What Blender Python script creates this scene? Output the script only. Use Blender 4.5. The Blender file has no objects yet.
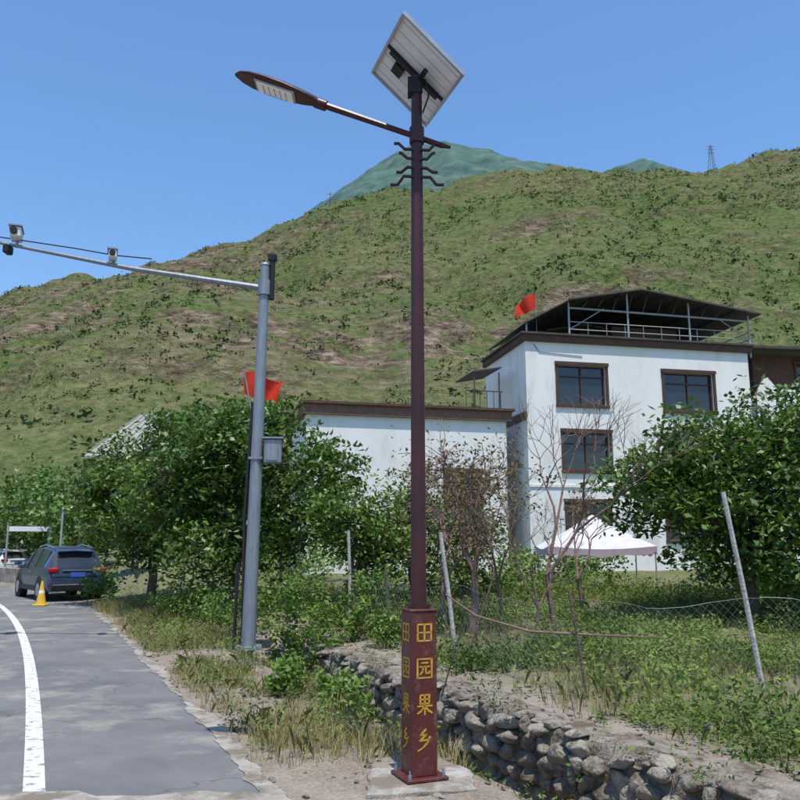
import bpy, math, random, bmesh
import numpy as np
from mathutils import Vector, Matrix
random.seed(7)
rng=np.random.default_rng(7)
S=bpy.context.scene
# ---------------------------------------------------------------- noise
TAB=np.random.default_rng(1).random((256,256))
def vn(x,y):
    x=np.asarray(x,float);y=np.asarray(y,float)
    xi=np.floor(x).astype(int);yi=np.floor(y).astype(int)
    fx=x-xi;fy=y-yi;fx=fx*fx*(3-2*fx);fy=fy*fy*(3-2*fy)
    a=TAB[xi%256,yi%256];b=TAB[(xi+1)%256,yi%256];c=TAB[xi%256,(yi+1)%256];d=TAB[(xi+1)%256,(yi+1)%256]
    return (a*(1-fx)+b*fx)*(1-fy)+(c*(1-fx)+d*fx)*fy
def fbm(x,y,s,o=4):
    x=np.asarray(x,float)/s;y=np.asarray(y,float)/s
    r=0;a=1;t=0
    for i in range(o):
        r=r+a*vn(x+17.3*i,y+9.1*i);t+=a;a*=.5;x=x*2.03;y=y*2.03
    return r/t*2-1
def sm(t):
    t=np.clip(t,0,1);return t*t*(3-2*t)
# ---------------------------------------------------------------- materials
def mat(name,c1,c2=None,scale=5,rough=.8,bump=0,bscale=40,metal=0,detail=5,spec=.3,lo=.35,hi=.65,stretch=None,transl=0,attr=None,dirt=None,cracks=None):
    m=bpy.data.materials.new(name);m.use_nodes=True
    N=m.node_tree.nodes;L=m.node_tree.links
    b=N['Principled BSDF'];b.inputs['Roughness'].default_value=rough;b.inputs['Metallic'].default_value=metal
    b.inputs['Specular IOR Level'].default_value=spec
    tc=N.new('ShaderNodeTexCoord');vec=tc.outputs['Object']
    if stretch:
        mp=N.new('ShaderNodeMapping');mp.inputs['Scale'].default_value=stretch;L.new(vec,mp.inputs[0]);vec=mp.outputs[0]
    if c2 is None:c2=tuple(k*.8 for k in c1)
    r=N.new('ShaderNodeValToRGB')
    r.color_ramp.elements[0].color=(*c1,1);r.color_ramp.elements[1].color=(*c2,1)
    r.color_ramp.elements[0].position=lo;r.color_ramp.elements[1].position=hi
    if attr:
        at=N.new('ShaderNodeAttribute');at.attribute_name=attr;L.new(at.outputs['Fac'],r.inputs[0])
        r.color_ramp.elements[0].position=0;r.color_ramp.elements[1].position=1
    else:
        n=N.new('ShaderNodeTexNoise');n.inputs['Scale'].default_value=scale;n.inputs['Detail'].default_value=detail
        n.inputs['Roughness'].default_value=.65
        L.new(vec,n.inputs['Vector']);L.new(n.outputs['Fac'],r.inputs[0])
    col=r.outputs[0]
    if dirt:
        n3=N.new('ShaderNodeTexNoise');n3.inputs['Scale'].default_value=dirt[1];n3.inputs['Detail'].default_value=6;n3.inputs['Roughness'].default_value=.7
        L.new(vec,n3.inputs['Vector'])
        r3=N.new('ShaderNodeMapRange');r3.inputs[1].default_value=dirt[2];r3.inputs[2].default_value=dirt[3];L.new(n3.outputs['Fac'],r3.inputs[0])
        mx=N.new('ShaderNodeMixRGB');L.new(r3.outputs[0],mx.inputs[0]);L.new(col,mx.inputs[1]);mx.inputs[2].default_value=(*dirt[0],1);col=mx.outputs[0]
    if cracks:
        nn_=N.new('ShaderNodeTexNoise');nn_.inputs['Scale'].default_value=1.7;nn_.inputs['Detail'].default_value=5;L.new(vec,nn_.inputs['Vector'])
        ad=N.new('ShaderNodeMixRGB');ad.blend_type='ADD';ad.inputs[0].default_value=.9;L.new(vec,ad.inputs[1]);L.new(nn_.outputs['Color'],ad.inputs[2])
        vo=N.new('ShaderNodeTexVoronoi');vo.feature='DISTANCE_TO_EDGE';vo.inputs['Scale'].default_value=cracks[0];L.new(ad.outputs[0],vo.inputs['Vector'])
        mr=N.new('ShaderNodeMapRange');mr.inputs[1].default_value=0;mr.inputs[2].default_value=cracks[1];mr.inputs[3].default_value=.55;mr.inputs[4].default_value=0;L.new(vo.outputs['Distance'],mr.inputs[0])
        mx=N.new('ShaderNodeMixRGB');L.new(mr.outputs[0],mx.inputs[0]);L.new(col,mx.inputs[1]);mx.inputs[2].default_value=(.05,.05,.05,1);col=mx.outputs[0]
    L.new(col,b.inputs['Base Color'])
    if bump:
        n2=N.new('ShaderNodeTexNoise');n2.inputs['Scale'].default_value=bscale;n2.inputs['Detail'].default_value=4
        L.new(vec,n2.inputs['Vector'])
        bp=N.new('ShaderNodeBump');bp.inputs['Strength'].default_value=bump;bp.inputs['Distance'].default_value=.05
        L.new(n2.outputs['Fac'],bp.inputs['Height']);L.new(bp.outputs[0],b.inputs['Normal'])
    if transl:
        t=N.new('ShaderNodeBsdfTranslucent');L.new(col,t.inputs[0])
        ms=N.new('ShaderNodeMixShader');ms.inputs[0].default_value=transl
        L.new(b.outputs[0],ms.inputs[1]);L.new(t.outputs[0],ms.inputs[2])
        L.new(ms.outputs[0],N['Material Output'].inputs[0])
    return m
M={}
M['maroon']=mat('maroon_paint',(.040,.009,.011),(.060,.014,.015),3,.42,.05,30,spec=.4,dirt=((.12,.07,.05),9,.60,.85))
M['maroon2']=mat('maroon_base_paint',(.075,.012,.012),(.10,.02,.016),4,.4,.08,30,spec=.5,dirt=((.18,.12,.09),7,.52,.8))
M['gold']=mat('gold_letter_paint',(.62,.36,.03),(.42,.23,.03),20,.5)
M['galv']=mat('galvanised_steel',(.19,.21,.24),(.28,.30,.32),6,.5,.03,20,metal=.35,stretch=(3,3,.4))
M['black']=mat('black_plastic',(.012,.012,.014),(.02,.02,.022),10,.5)
M['pvwhite']=mat('pv_backsheet',(.74,.75,.76),(.66,.67,.69),9,.5)
M['alu']=mat('aluminium_frame',(.35,.36,.38),(.45,.45,.46),9,.4,metal=.7)
M['pv']=mat('pv_cells',(.01,.015,.04),(.015,.02,.06),9,.15)
M['led']=mat('led_lens',(.93,.93,.91),(.90,.90,.88),30,.25)
M['asphalt']=mat('asphalt',(.14,.141,.145),(.205,.202,.195),.9,.9,.5,150,dirt=((.31,.285,.245),.75,.52,.64),cracks=(.42,.006))
M['line']=mat('road_paint',(.72,.72,.70),(.58,.58,.56),9,.8,.3,120,dirt=((.24,.235,.225),11,.53,.60))
M['concrete']=mat('concrete',(.31,.285,.25),(.44,.41,.37),3,.9,.4,60,dirt=((.19,.155,.115),2.6,.44,.60))
M['edge']=mat('dusty_road_edge',(.28,.25,.21),(.42,.39,.34),4,.95,.5,50,dirt=((.19,.16,.12),3.2,.44,.58))
M['stone']=mat('field_stone',(.13,.105,.08),(.34,.30,.245),2.3,.9,.9,22,detail=7,dirt=((.08,.065,.045),6,.51,.64))
M['mortar']=mat('mortar',(.15,.125,.095),(.26,.225,.175),5,.95,.9,25,dirt=((.08,.06,.045),3,.5,.62))
M['wall']=mat('white_plaster',(.73,.71,.67),(.79,.77,.73),.8,.85,.1,25,dirt=((.56,.53,.48),.9,.54,.78),stretch=(1,1,.3))
M['brown']=mat('brown_trim',(.075,.038,.026),(.11,.06,.04),3,.7,.1,20)
M['redbrown']=mat('redbrown_tiles',(.16,.085,.06),(.22,.13,.09),6,.8,.3,20)
M['glass']=mat('window_glass',(.015,.02,.022),(.03,.035,.04),2,.08,spec=.7)
M['frame']=mat('window_frame',(.06,.035,.025),(.09,.05,.035),5,.5)
M['roofdark']=mat('dark_metal_roof',(.05,.045,.045),(.09,.08,.075),2,.6,.1,10)
M['steel']=mat('painted_steel',(.30,.31,.32),(.4,.4,.4),8,.5,metal=.3)
M['tower']=mat('tower_steel',(.13,.14,.15),(.18,.19,.2),8,.6)
M['beige']=mat('beige_roof_sheet',(.22,.23,.20),(.30,.30,.26),4,.6,.1,8)
M['red']=mat('red_flag_cloth',(.72,.05,.02),(.62,.035,.015),5,.7,transl=.35)
M['yellow']=mat('yellow_plastic',(.75,.48,.05),(.6,.36,.04),8,.5)
M['tarp']=mat('white_canopy_cloth',(.80,.79,.80),(.72,.70,.74),4,.7,transl=.25)
M['pink']=mat('pink_canopy_cloth',(.60,.48,.54),(.5,.38,.48),4,.7,transl=.25)
M['bark']=mat('bark',(.10,.075,.055),(.17,.135,.10),8,.9,.6,30)
M['barkred']=mat('reddish_bark',(.15,.09,.075),(.24,.16,.125),8,.9,.4,30)
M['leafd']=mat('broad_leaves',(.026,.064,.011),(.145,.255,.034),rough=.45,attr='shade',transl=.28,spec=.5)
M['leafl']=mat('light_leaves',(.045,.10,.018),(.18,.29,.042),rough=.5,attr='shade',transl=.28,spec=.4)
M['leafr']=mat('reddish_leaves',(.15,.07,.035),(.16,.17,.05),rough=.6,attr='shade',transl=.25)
M['bushh']=mat('hill_scrub_leaves',(.024,.046,.015),(.085,.135,.032),rough=.85,attr='shade',transl=.1)
M['dry']=mat('dry_grass_blades',(.13,.15,.04),(.44,.35,.16),rough=.8,attr='shade',transl=.2)
M['weed']=mat('weed_leaves',(.05,.10,.02),(.22,.29,.055),rough=.7,attr='shade',transl=.25)
M['post']=mat('weathered_post',(.34,.32,.28),(.5,.48,.44),8,.9,.3,30)
M['wire']=mat('fence_wire',(.25,.26,.26),(.33,.33,.33),8,.5,metal=.5)
M['carpaint']=mat('dark_blue_car_paint',(.03,.05,.085),(.045,.07,.115),2,.2,spec=.6)
M['carwhite']=mat('white_car_paint',(.7,.7,.7),(.65,.65,.65),2,.25,spec=.6)
M['tyre']=mat('tyre_rubber',(.02,.02,.02),(.03,.03,.03),20,.9)
M['tail']=mat('tail_light',(.4,.02,.015),(.3,.015,.01),20,.25)
M['plate']=mat('blue_number_plate',(.05,.12,.45),(.05,.12,.45),20,.5)
M['mount']=mat('distant_mountain',(.032,.072,.066),(.088,.150,.115),.05,.95,0,detail=8)  # blue-green aerial haze is mixed into the base colour

# ---------------------------------------------------------------- mesh builder
class MB:
    def __init__(s): s.v=[];s.f=[];s.m=[];s.mats=[];s.M=Matrix()
    def mi(s,k):
        if k not in s.mats:s.mats.append(k)
        return s.mats.index(k)
    def add(s,vs,fs,k):
        o=len(s.v);i=s.mi(k)
        s.v+=[tuple(s.M@Vector(p)) for p in vs]
        s.f+=[tuple(o+j for j in f) for f in fs];s.m+=[i]*len(fs)
    def box(s,c,d,k,rz=0,R=None,bev=0):
        x,y,z=[q/2 for q in d]
        T=Matrix.Translation(c)@(R if R else Matrix.Rotation(rz,4,'Z'))
        if bev:
            vs=[];b=bev
            idx={}
            for sx in(-1,1):
                for sy in(-1,1):
                    for sz in(-1,1):
                        for a in range(3):
                            p=[sx*(x-b),sy*(y-b),sz*(z-b)];p[a]+=(sx,sy,sz)[a]*b
                            idx[(sx,sy,sz,a)]=len(vs);vs.append(T@Vector(p))
            fs=[]
            for a in range(3):
                o=[q for q in range(3) if q!=a]
                for sg in(-1,1):
                    q=[]
                    for (i,j) in((-1,-1),(1,-1),(1,1),(-1,1)):
                        t=[0,0,0];t[a]=sg;t[o[0]]=i;t[o[1]]=j;q.append(idx[(*t,a)])
                    fs.append(q)
            for a in range(3):
                o=[q for q in range(3) if q!=a]
                for i in(-1,1):
                    for j in(-1,1):
                        t0=[0,0,0];t0[a]=-1;t0[o[0]]=i;t0[o[1]]=j;t1=list(t0);t1[a]=1
                        fs.append([idx[(*t0,o[0])],idx[(*t1,o[0])],idx[(*t1,o[1])],idx[(*t0,o[1])]])
            for sx in(-1,1):
                for sy in(-1,1):
                    for sz in(-1,1): fs.append([idx[(sx,sy,sz,a)] for a in range(3)])
            s.add(vs,fs,k);return
        vs=[T@Vector((i*x,j*y,l*z)) for i in(-1,1) for j in(-1,1) for l in(-1,1)]
        s.add(vs,[(0,1,3,2),(4,6,7,5),(0,4,5,1),(2,3,7,6),(0,2,6,4),(1,5,7,3)],k)
    def tube(s,pts,rad,n,k,cap=True,ph=0,tw=1):
        pts=[Vector(p) for p in pts]
        if not hasattr(rad,'__len__'):rad=[rad]*len(pts)
        vs=[];fs=[]
        ref=None
        for i,p in enumerate(pts):
            d=(pts[min(i+1,len(pts)-1)]-pts[max(i-1,0)])
            if d.length<1e-9:d=Vector((0,0,1))
            d.normalize()
            if ref is None: ref=Vector((1,0,0)) if abs(d.x)<.9 else Vector((0,1,0))
            a=(ref-d*ref.dot(d)).normalized();b=d.cross(a);ref=a
            for j in range(n):
                t=2*math.pi*j/n+ph
                vs.append(p+(a*math.cos(t)+b*math.sin(t)*tw)*rad[i])
        for i in range(len(pts)-1):
            for j in range(n):
                fs.append((i*n+j,i*n+(j+1)%n,(i+1)*n+(j+1)%n,(i+1)*n+j))
        if cap:
            fs.append(tuple(range(n))[::-1]);fs.append(tuple((len(pts)-1)*n+j for j in range(n)))
        s.add(vs,fs,k)
    def obj(s,name,parent=None,smooth=False):
        me=bpy.data.meshes.new(name);me.from_pydata(s.v,[],s.f)
        for k in s.mats:me.materials.append(M[k])
        me.polygons.foreach_set('material_index',s.m)
        if smooth:
            me.polygons.foreach_set('use_smooth',[True]*len(s.f))
            try: me.set_sharp_from_angle(angle=math.radians(40))
            except Exception: pass
        o=bpy.data.objects.new(name,me);S.collection.objects.link(o)
        if parent:o.parent=parent
        return o
def empty(name,loc=(0,0,0)):
    e=bpy.data.objects.new(name,None);e.location=loc;S.collection.objects.link(e);return e
def npmesh(name,V,F,k,shade=None,parent=None,extra=None):
    me=bpy.data.meshes.new(name)
    nv=len(V);me.vertices.add(nv);me.vertices.foreach_set('co',np.ascontiguousarray(V,dtype=np.float32).ravel())
    kk=F.shape[1];me.loops.add(F.size);me.loops.foreach_set('vertex_index',F.astype(np.int32).ravel())
    me.polygons.add(len(F));me.polygons.foreach_set('loop_start',(np.arange(len(F))*kk).astype(np.int32))
    me.update(calc_edges=True);me.validate()
    me.materials.append(M[k] if isinstance(k,str) else k)
    if shade is not None:
        a=me.attributes.new('shade','FLOAT','POINT');a.data.foreach_set('value',np.ascontiguousarray(shade,dtype=np.float32))
    for nme,arr in (extra or {}).items():
        a=me.attributes.new(nme,'FLOAT','POINT');a.data.foreach_set('value',np.ascontiguousarray(arr,dtype=np.float32))
    o=bpy.data.objects.new(name,me);S.collection.objects.link(o)
    if parent:o.parent=parent
    return o
def leaves(P,length,width,shade,up=.5,droop=0.,r=rng):
    n=len(P)
    nrm=r.normal(size=(n,3));nrm[:,2]=np.abs(nrm[:,2])+up;nrm/=np.linalg.norm(nrm,axis=1)[:,None]
    d=r.normal(size=(n,3));d[:,2]-=droop
    d-=nrm*(d*nrm).sum(1)[:,None];d/=np.linalg.norm(d,axis=1)[:,None]
    w=np.cross(nrm,d)
    L=(length*(.6+.8*r.random(n)))[:,None];W=(width*(.6+.8*r.random(n)))[:,None]
    V=np.empty((n,4,3))
    V[:,0]=P-d*L*.5;V[:,1]=P+w*W*.5-nrm*W*.12;V[:,2]=P+d*L*.5-nrm*L*.12;V[:,3]=P-w*W*.5-nrm*W*.12
    F=np.arange(n*4).reshape(n,4)
    return V.reshape(-1,3),F,np.repeat(shade,4)
def blades(P,h,w,lean,r=rng):
    n=len(P);th=r.random(n)*2*np.pi
    d=np.stack([np.cos(th),np.sin(th),np.zeros(n)],1)
    ph=r.random(n)*2*np.pi;b=np.stack([np.cos(ph),np.sin(ph),np.zeros(n)],1)
    H=(h*(.5+r.random(n)*.8))[:,None]
    le=lean*(r.random(n)**.7)[:,None]
    z=np.array([0,0,1.])
    V=np.empty((n,5,3));W=w*(.6+.8*r.random(n))[:,None]
    mid=P+z*H*.6+d*H*le*.35;tip=P+z*H*(1-.3*le)+d*H*le
    V[:,0]=P-b*W*.5;V[:,1]=P+b*W*.5;V[:,2]=mid+b*W*.4;V[:,3]=tip;V[:,4]=mid-b*W*.4
    return V.reshape(-1,3),np.arange(n*5).reshape(n,5)

# ---------------------------------------------------------------- terrain
RE_y=[-40,-20,0,5.8,12,22,30,40,50,70]
RE_x=[19,9.7,1.7,-.85,-3.6,-8.2,-13,-20.5,-30,-55]
def xe(y):return np.interp(y,RE_y,RE_x)
def xw(y):return 1.95-.46*(np.asarray(y,float)-6.7)
RQ=[-2,-.9,-.52,-.444,-.328,-.198,-.093,0,.0937,.1945,.294,.388,.456,.538,.8,2]
RS=[.14,.26,.318,.341,.3657,.396,.4454,.4640,.4850,.498,.4836,.478,.495,.512,.56,.5]
def gz(x,y):
    x=np.asarray(x,float);y=np.asarray(y,float)
    d=x-xe(y)
    z=np.where(d>0,sm(d/5)*np.clip(.035*(y-13),0,1.1),-.25*sm((-d-9.4)/2.5))
    offroad=sm(d/.6)+sm((-d-9.2)/.8)
    z=z+offroad*(.035*fbm(x,y,.5,3)+.05*fbm(x,y,2.2,3))
    w=xw(y)
    dl=w-1.55+.18*fbm(y,y*0,1.3,2)
    din=sm((x-dl)/.55)*(1-sm((x-(w+.02))/.16))*(1-sm((y-13.2)/2.5))
    z=z-din*.62
    H=1.7+260*np.interp(x/260,RQ,RS)
    t=(y-54)/206.
    a=np.clip(t,0,1)
    prof=a*(.86+.14*a)
    back=np.clip(t-1,0,None)
    hz=H*prof-back*70
    gul=fbm(x+.35*y,y*.25,34,4)*9*sm(a*3)*(1-.75*sm((a-.75)*4))
    ledge=fbm(x*.45,hz*1.6,8,4)*2.8*sm(a*5)
    sc=(fbm(x,y*1.8,30,4)+.15);sc=np.clip(sc*4,0,1)*3.0*sm(a*5)
    hz=hz+gul+ledge+sc+fbm(x,y,7,4)*1.2*sm(a*5)-1.5*sm(a*5)
    return z+np.where(t>0,hz,0)
def axis(segs):
    out=[segs[0][0]]
    for a,b,s in segs:
        n=max(1,int(round((b-a)/s)));out+=list(np.linspace(a,b,n+1)[1:])
    return np.array(out)
ax=axis([(-600,-220,30),(-220,-60,1.8),(-60,-12,1.1),(-12,-5,.3),(-5,7,.09),(7,14,.3),(14,60,1.1),(60,220,1.8),(220,700,30)])
ay=axis([(-60,0,6),(0,4,.4),(4,15,.09),(15,30,.3),(30,60,1),(60,275,1.3),(275,700,25)])
X,Y=np.meshgrid(ax,ay,indexing='ij')
Z=gz(X,Y)
nx,ny=X.shape
V=np.stack([X,Y,Z],-1).reshape(-1,3)
I=np.arange(nx*ny).reshape(nx,ny)
F=np.stack([I[:-1,:-1],I[1:,:-1],I[1:,1:],I[:-1,1:]],-1).reshape(-1,4)
hill=sm((Y-50)/10)
dd=X-xe(Y)
garden=sm((X-xw(Y)-.8)/.8)*(1-hill)*(.5+.5*sm((fbm(X,Y,1.6,3)+.25)*2.2))
garden=np.maximum(garden,(1-hill)*sm((Y-16)/4)*sm((dd-.4)/1.)*.7)
def gb(cx,cy,sx,sy):return np.exp(-((X-cx)/sx)**2-((Y-cy)/sy)**2)
rk=gb(-100,225,60,24)+gb(-105,155,42,16)*.8+gb(-8,112,34,16)*.8+gb(-45,150,34,12)*.8+gb(60,170,40,10)*.25
dzx,dzy=np.gradient(Z,ax,ay)
steep=np.clip((dzy-.95)*1.2,0,1)
rock=hill*np.clip(rk*1.1+.5*steep,0,1)
green=np.clip(.74+.9*fbm(X,Y,40,4)-.35*rk+.3*np.exp(-(Y-60)/35.),0,1)
gm=bpy.data.materials.new('terrain');gm.use_nodes=True
N=gm.node_tree.nodes;L=gm.node_tree.links;b=N['Principled BSDF'];b.inputs['Roughness'].default_value=.95;b.inputs['Specular IOR Level'].default_value=.1
tc=N.new('ShaderNodeTexCoord')
def noi(sc,det=6,st=None,ro=.65):
    n=N.new('ShaderNodeTexNoise');n.inputs['Scale'].default_value=sc;n.inputs['Detail'].default_value=det;n.inputs['Roughness'].default_value=ro
    if st:
        mp=N.new('ShaderNodeMapping');mp.inputs['Scale'].default_value=st;L.new(tc.outputs['Object'],mp.inputs[0]);L.new(mp.outputs[0],n.inputs['Vector'])
    else:L.new(tc.outputs['Object'],n.inputs['Vector'])
    return n.outputs['Fac']
def ramp(f,st):
    r=N.new('ShaderNodeValToRGB');e=r.color_ramp.elements
    while len(e)<len(st):e.new(.5)
    for q,(p,c) in zip(e,st):q.position=p;q.color=(*c,1)
    L.new(f,r.inputs[0]);return r.outputs[0]
def mix(f,a,c):
    m=N.new('ShaderNodeMixRGB')
    if hasattr(f,'links'):L.new(f,m.inputs[0])
    else:m.inputs[0].default_value=f
    for q,i in((a,1),(c,2)):
        if hasattr(q,'links'):L.new(q,m.inputs[i])
        else:m.inputs[i].default_value=(*q,1)
    return m.outputs[0]
def math_(op,a,c):
    m=N.new('ShaderNodeMath');m.operation=op;m.use_clamp=True
    for q,i in((a,0),(c,1)):
        if hasattr(q,'links'):L.new(q,m.inputs[i])
        else:m.inputs[i].default_value=q
    return m.outputs[0]
def att(n):
    a=N.new('ShaderNodeAttribute');a.attribute_name=n;return a.outputs['Fac']
earth=ramp(noi(1.6),[(.3,(.15,.115,.08)),(.5,(.25,.20,.15)),(.7,(.35,.30,.24))])
pebble=ramp(noi(38,3),[(.35,(.12,.09,.065)),(.65,(.38,.34,.29))])
earth=mix(.4,earth,pebble)
grass=ramp(noi(6,4),[(.35,(.06,.085,.025)),(.55,(.12,.14,.045)),(.7,(.20,.17,.09))])
near=mix(att('garden'),earth,grass)
gcol=ramp(noi(.25,6,None,.7),[(.38,(.045,.088,.020)),(.52,(.085,.135,.032)),(.64,(.13,.165,.05))])
bcol=ramp(noi(.25,6,(1,1,1.5),.7),[(.38,(.10,.105,.045)),(.52,(.17,.155,.075)),(.64,(.24,.195,.115))])
hc=mix(att('green'),bcol,gcol)
hf=ramp(noi(.8,7,None,.75),[(.42,(.028,.046,.015)),(.50,(.11,.13,.042)),(.60,(.22,.20,.105))])
hc=mix(.40,hc,hf)
rc=ramp(noi(.30,8,(1,1,2.8),.75),[(.40,(.05,.034,.026)),(.50,(.15,.105,.075)),(.62,(.31,.235,.175))])
ra=math_('ADD',math_('MULTIPLY',att('rock'),1.25),.03)
rn2=ramp(noi(.11,8,(1,1,2.2),.74),[(.43,(0,0,0)),(.52,(1,1,1))])
ra=math_('MULTIPLY',ra,rn2)
hc=mix(ra,hc,rc)
L.new(mix(att('hill'),near,hc),b.inputs['Base Color'])
bp=N.new('ShaderNodeBump');bp.inputs['Strength'].default_value=.7;bp.inputs['Distance'].default_value=.04
L.new(noi(22,4),bp.inputs['Height'])
bp2=N.new('ShaderNodeBump');bp2.inputs['Strength'].default_value=1.;bp2.inputs['Distance'].default_value=1.8
L.new(math_('MULTIPLY',noi(.4,5,None,.7),att('hill')),bp2.inputs['Height']);L.new(bp.outputs[0],bp2.inputs['Normal'])
L.new(bp2.outputs[0],b.inputs['Normal'])
g=npmesh('ground',V,F,gm,extra={'hill':hill.ravel(),'garden':garden.ravel(),'rock':rock.ravel(),'green':green.ravel()})
g.data.polygons.foreach_set('use_smooth',[True]*len(F))

# distant mountain
mq=[-.6,-.2,-.133,-.087,-.04,.0134,.054,.108,.188,.268,.328,.388,.456,.54,.7,1.2]
ms=[.1,.34,.425,.462,.500,.528,.537,.526,.503,.492,.5095,.489,.496,.524,.56,.4]
mx=np.linspace(-700,1100,500);my=np.linspace(560,1000,120)
X2,Y2=np.meshgrid(mx,my,indexing='ij')
Hm=1.7+900*np.interp(X2/900,mq,ms)
t=(Y2-560)/340
ridg=1-np.abs(fbm(X2+Y2*.45,Y2*.35,70,4))*2
Z2=Hm*np.where(t<1,.50+.50*np.clip(t,0,1),1-(t-1)*.6)+(ridg-.5)*16*sm((1.1-t)*2.5)+fbm(X2,Y2,18,4)*5
I=np.arange(X2.size).reshape(X2.shape)
o=npmesh('distant_mountain',np.stack([X2,Y2,Z2],-1).reshape(-1,3),np.stack([I[:-1,:-1],I[1:,:-1],I[1:,1:],I[:-1,1:]],-1).reshape(-1,4),'mount')
o.data.polygons.foreach_set('use_smooth',[True]*len(o.data.polygons))

# ---------------------------------------------------------------- road
def strip(name,ys,xl,xr,z,k,nx=1):
    V=[];n=len(ys)
    for i in range(nx+1):
        f=i/nx
        V.append(np.stack([xl*(1-f)+xr*f,ys,np.full(n,z)],1))
    V=np.concatenate(V);I=np.arange((nx+1)*n).reshape(nx+1,n)
    return npmesh(name,V,np.stack([I[:-1,:-1],I[1:,:-1],I[1:,1:],I[:-1,1:]],-1).reshape(-1,4),k)
ys=np.concatenate([np.linspace(-30,3,40),np.linspace(3.1,22,300),np.linspace(22.3,48,60)])
jag=.10*fbm(ys,ys*0+3,.7,4)+.07*fbm(ys,ys*0+8,.15,3)
strip('road',ys,xe(ys)-9,xe(ys)+jag+.05,.006,'asphalt',8)
ys2=np.linspace(3,21,400)
strip('road_edge_strip',ys2,xe(ys2)-.03+.16*fbm(ys2,ys2*0+1,.4,4),xe(ys2)+.12+.18*fbm(ys2,ys2*0+5,.5,4),.012,'edge',1)
cf=np.polyfit([1.5,5.8,10.75,16.9,23.9,30,38],[-.55,-2.53,-4.72,-7.75,-11.6,-15.6,-21.6],3)
wls=np.polyval(cf,np.clip(ys,0,40));m0=ys<0;wls[m0]=np.polyval(cf,0)-.46*ys[m0]
strip('road_edge_line',ys,wls-.08,wls+.08,.011,'line',1)
strip('road_centre_line',ys,wls-3.6,wls-3.48,.011,'line',1)
def patch(name,poly,z,k):
    mb=MB();mb.add([(x,y,z) for x,y in poly],[tuple(range(len(poly)))],k);return mb.obj(name)
pp=[(-4.0+.175*i,5.92+.05*math.sin(i*.9)+.03*math.sin(i*2.7)+.02*math.sin(i*5.1)) for i in range(19)]
patch('concrete_road_patch',[(-6,4.2),(-.2,4.2)]+[(p[0],p[1]) for p in pp[::-1]]+[(-6,5.9)],.016,'edge')

def rough_slab(name,pts,z0,z1,k,jit=.03):
    mb=MB();n=len(pts)
    res=[]
    for i in range(n):
        a=Vector(pts[i]);c=Vector(pts[(i+1)%n])
        for j in range(6):
            p=a.lerp(c,j/6);res.append((p.x+random.uniform(-jit,jit),p.y+random.uniform(-jit,jit)))
    m=len(res);cx=sum(p[0] for p in res)/m;cy=sum(p[1] for p in res)/m
    vs=[(x,y,z0) for x,y in res]+[(x,y,z1-.02) for x,y in res]+[(cx+(x-cx)*.93,cy+(y-cy)*.93,z1) for x,y in res]
    fs=[(i,(i+1)%m,m+(i+1)%m,m+i) for i in range(m)]+[(m+i,m+(i+1)%m,2*m+(i+1)%m,2*m+i) for i in range(m)]+[tuple(range(2*m,3*m))]
    mb.add(vs,fs,k);return mb.obj(name)
LX,LY=.14,6.17
rough_slab('lamp_foundation_slab',[(LX-.36,LY-.34),(LX+.40,LY-.24),(LX+.36,LY+.36),(LX-.38,LY+.26)],-.3,.055,'concrete')

# ---------------------------------------------------------------- stone retaining wall
bm=bmesh.new();bmesh.ops.create_icosphere(bm,subdivisions=3,radius=1)
SV=[v.co.copy() for v in bm.verts];SF=[[v.index for v in f.verts] for f in bm.faces];bm.free()
bm=bmesh.new();bmesh.ops.create_icosphere(bm,subdivisions=2,radius=1)
TV=[v.co.copy() for v in bm.verts];TF=[[v.index for v in f.verts] for f in bm.faces];bm.free()
def stone(mb,c,r,rs,k='stone',lod=0,soft=.06,tilt=.22):
    VV,FF=(SV,SF) if lod==0 else (TV,TF)
    A=np.array([tuple(v) for v in VV])
    for _ in range(10):
        q=rs.normal(size=3);q/=np.linalg.norm(q);o=rs.uniform(.48,.78)
        dd=A@q;A=A-np.outer(np.clip(dd-o,0,None)*.96,q)
    A=A/np.abs(A).max(0)
    A=A*(1+soft*fbm(A[:,0]*2+c[0]*7,A[:,1]*2+A[:,2]*1.7+c[1]*5,1,3))[:,None]
    R=Matrix.Rotation(math.atan2(.905,-.42)+rs.uniform(-.2,.2),3,'Z')@Matrix.Rotation(rs.uniform(-tilt,tilt),3,'Y')
    A=(A*np.array(r))@np.array(R).T+np.array(c)
    mb.add([tuple(p) for p in A],FF,k)
rs=np.random.default_rng(5)
mb=MB()
dirw=Vector((-.418,.908,0))
p0=Vector((float(xw(3.5)),3.5,0))
for row,(z0,hh0) in enumerate([(-.62,.19),(-.46,.17),(-.31,.17),(-.16,.17),(-.02,.14),(.05,.07)]):
    s_=rs.uniform(0,.2)
    while s_<12.5:
        l=rs.choice([.12,.18,.26,.36,.48])*rs.uniform(.85,1.15);hh=hh0*rs.uniform(.8,1.25)
        p=p0+dirw*(s_+l/2)
        if row>=4 and rs.random()<(.25 if row==4 else .6): s_+=l;continue
        stone(mb,(p.x-.04+rs.uniform(-.035,.03)+(.05 if row==5 else 0),p.y,z0+rs.uniform(-.025,.025)),(l*.56,rs.uniform(.10,.15),hh*.58),rs,tilt=.14)
        if rs.random()<.4:
            stone(mb,(p.x-.07,p.y+l*.4,z0+hh*.5*rs.choice([-1,1])),(.05,.07,.03),rs,lod=1)
        s_+=l*1.0
n=140;bs=[];zz=[-.75,-.55,-.35,-.15,.0,.04,.05,-.3]
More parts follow.
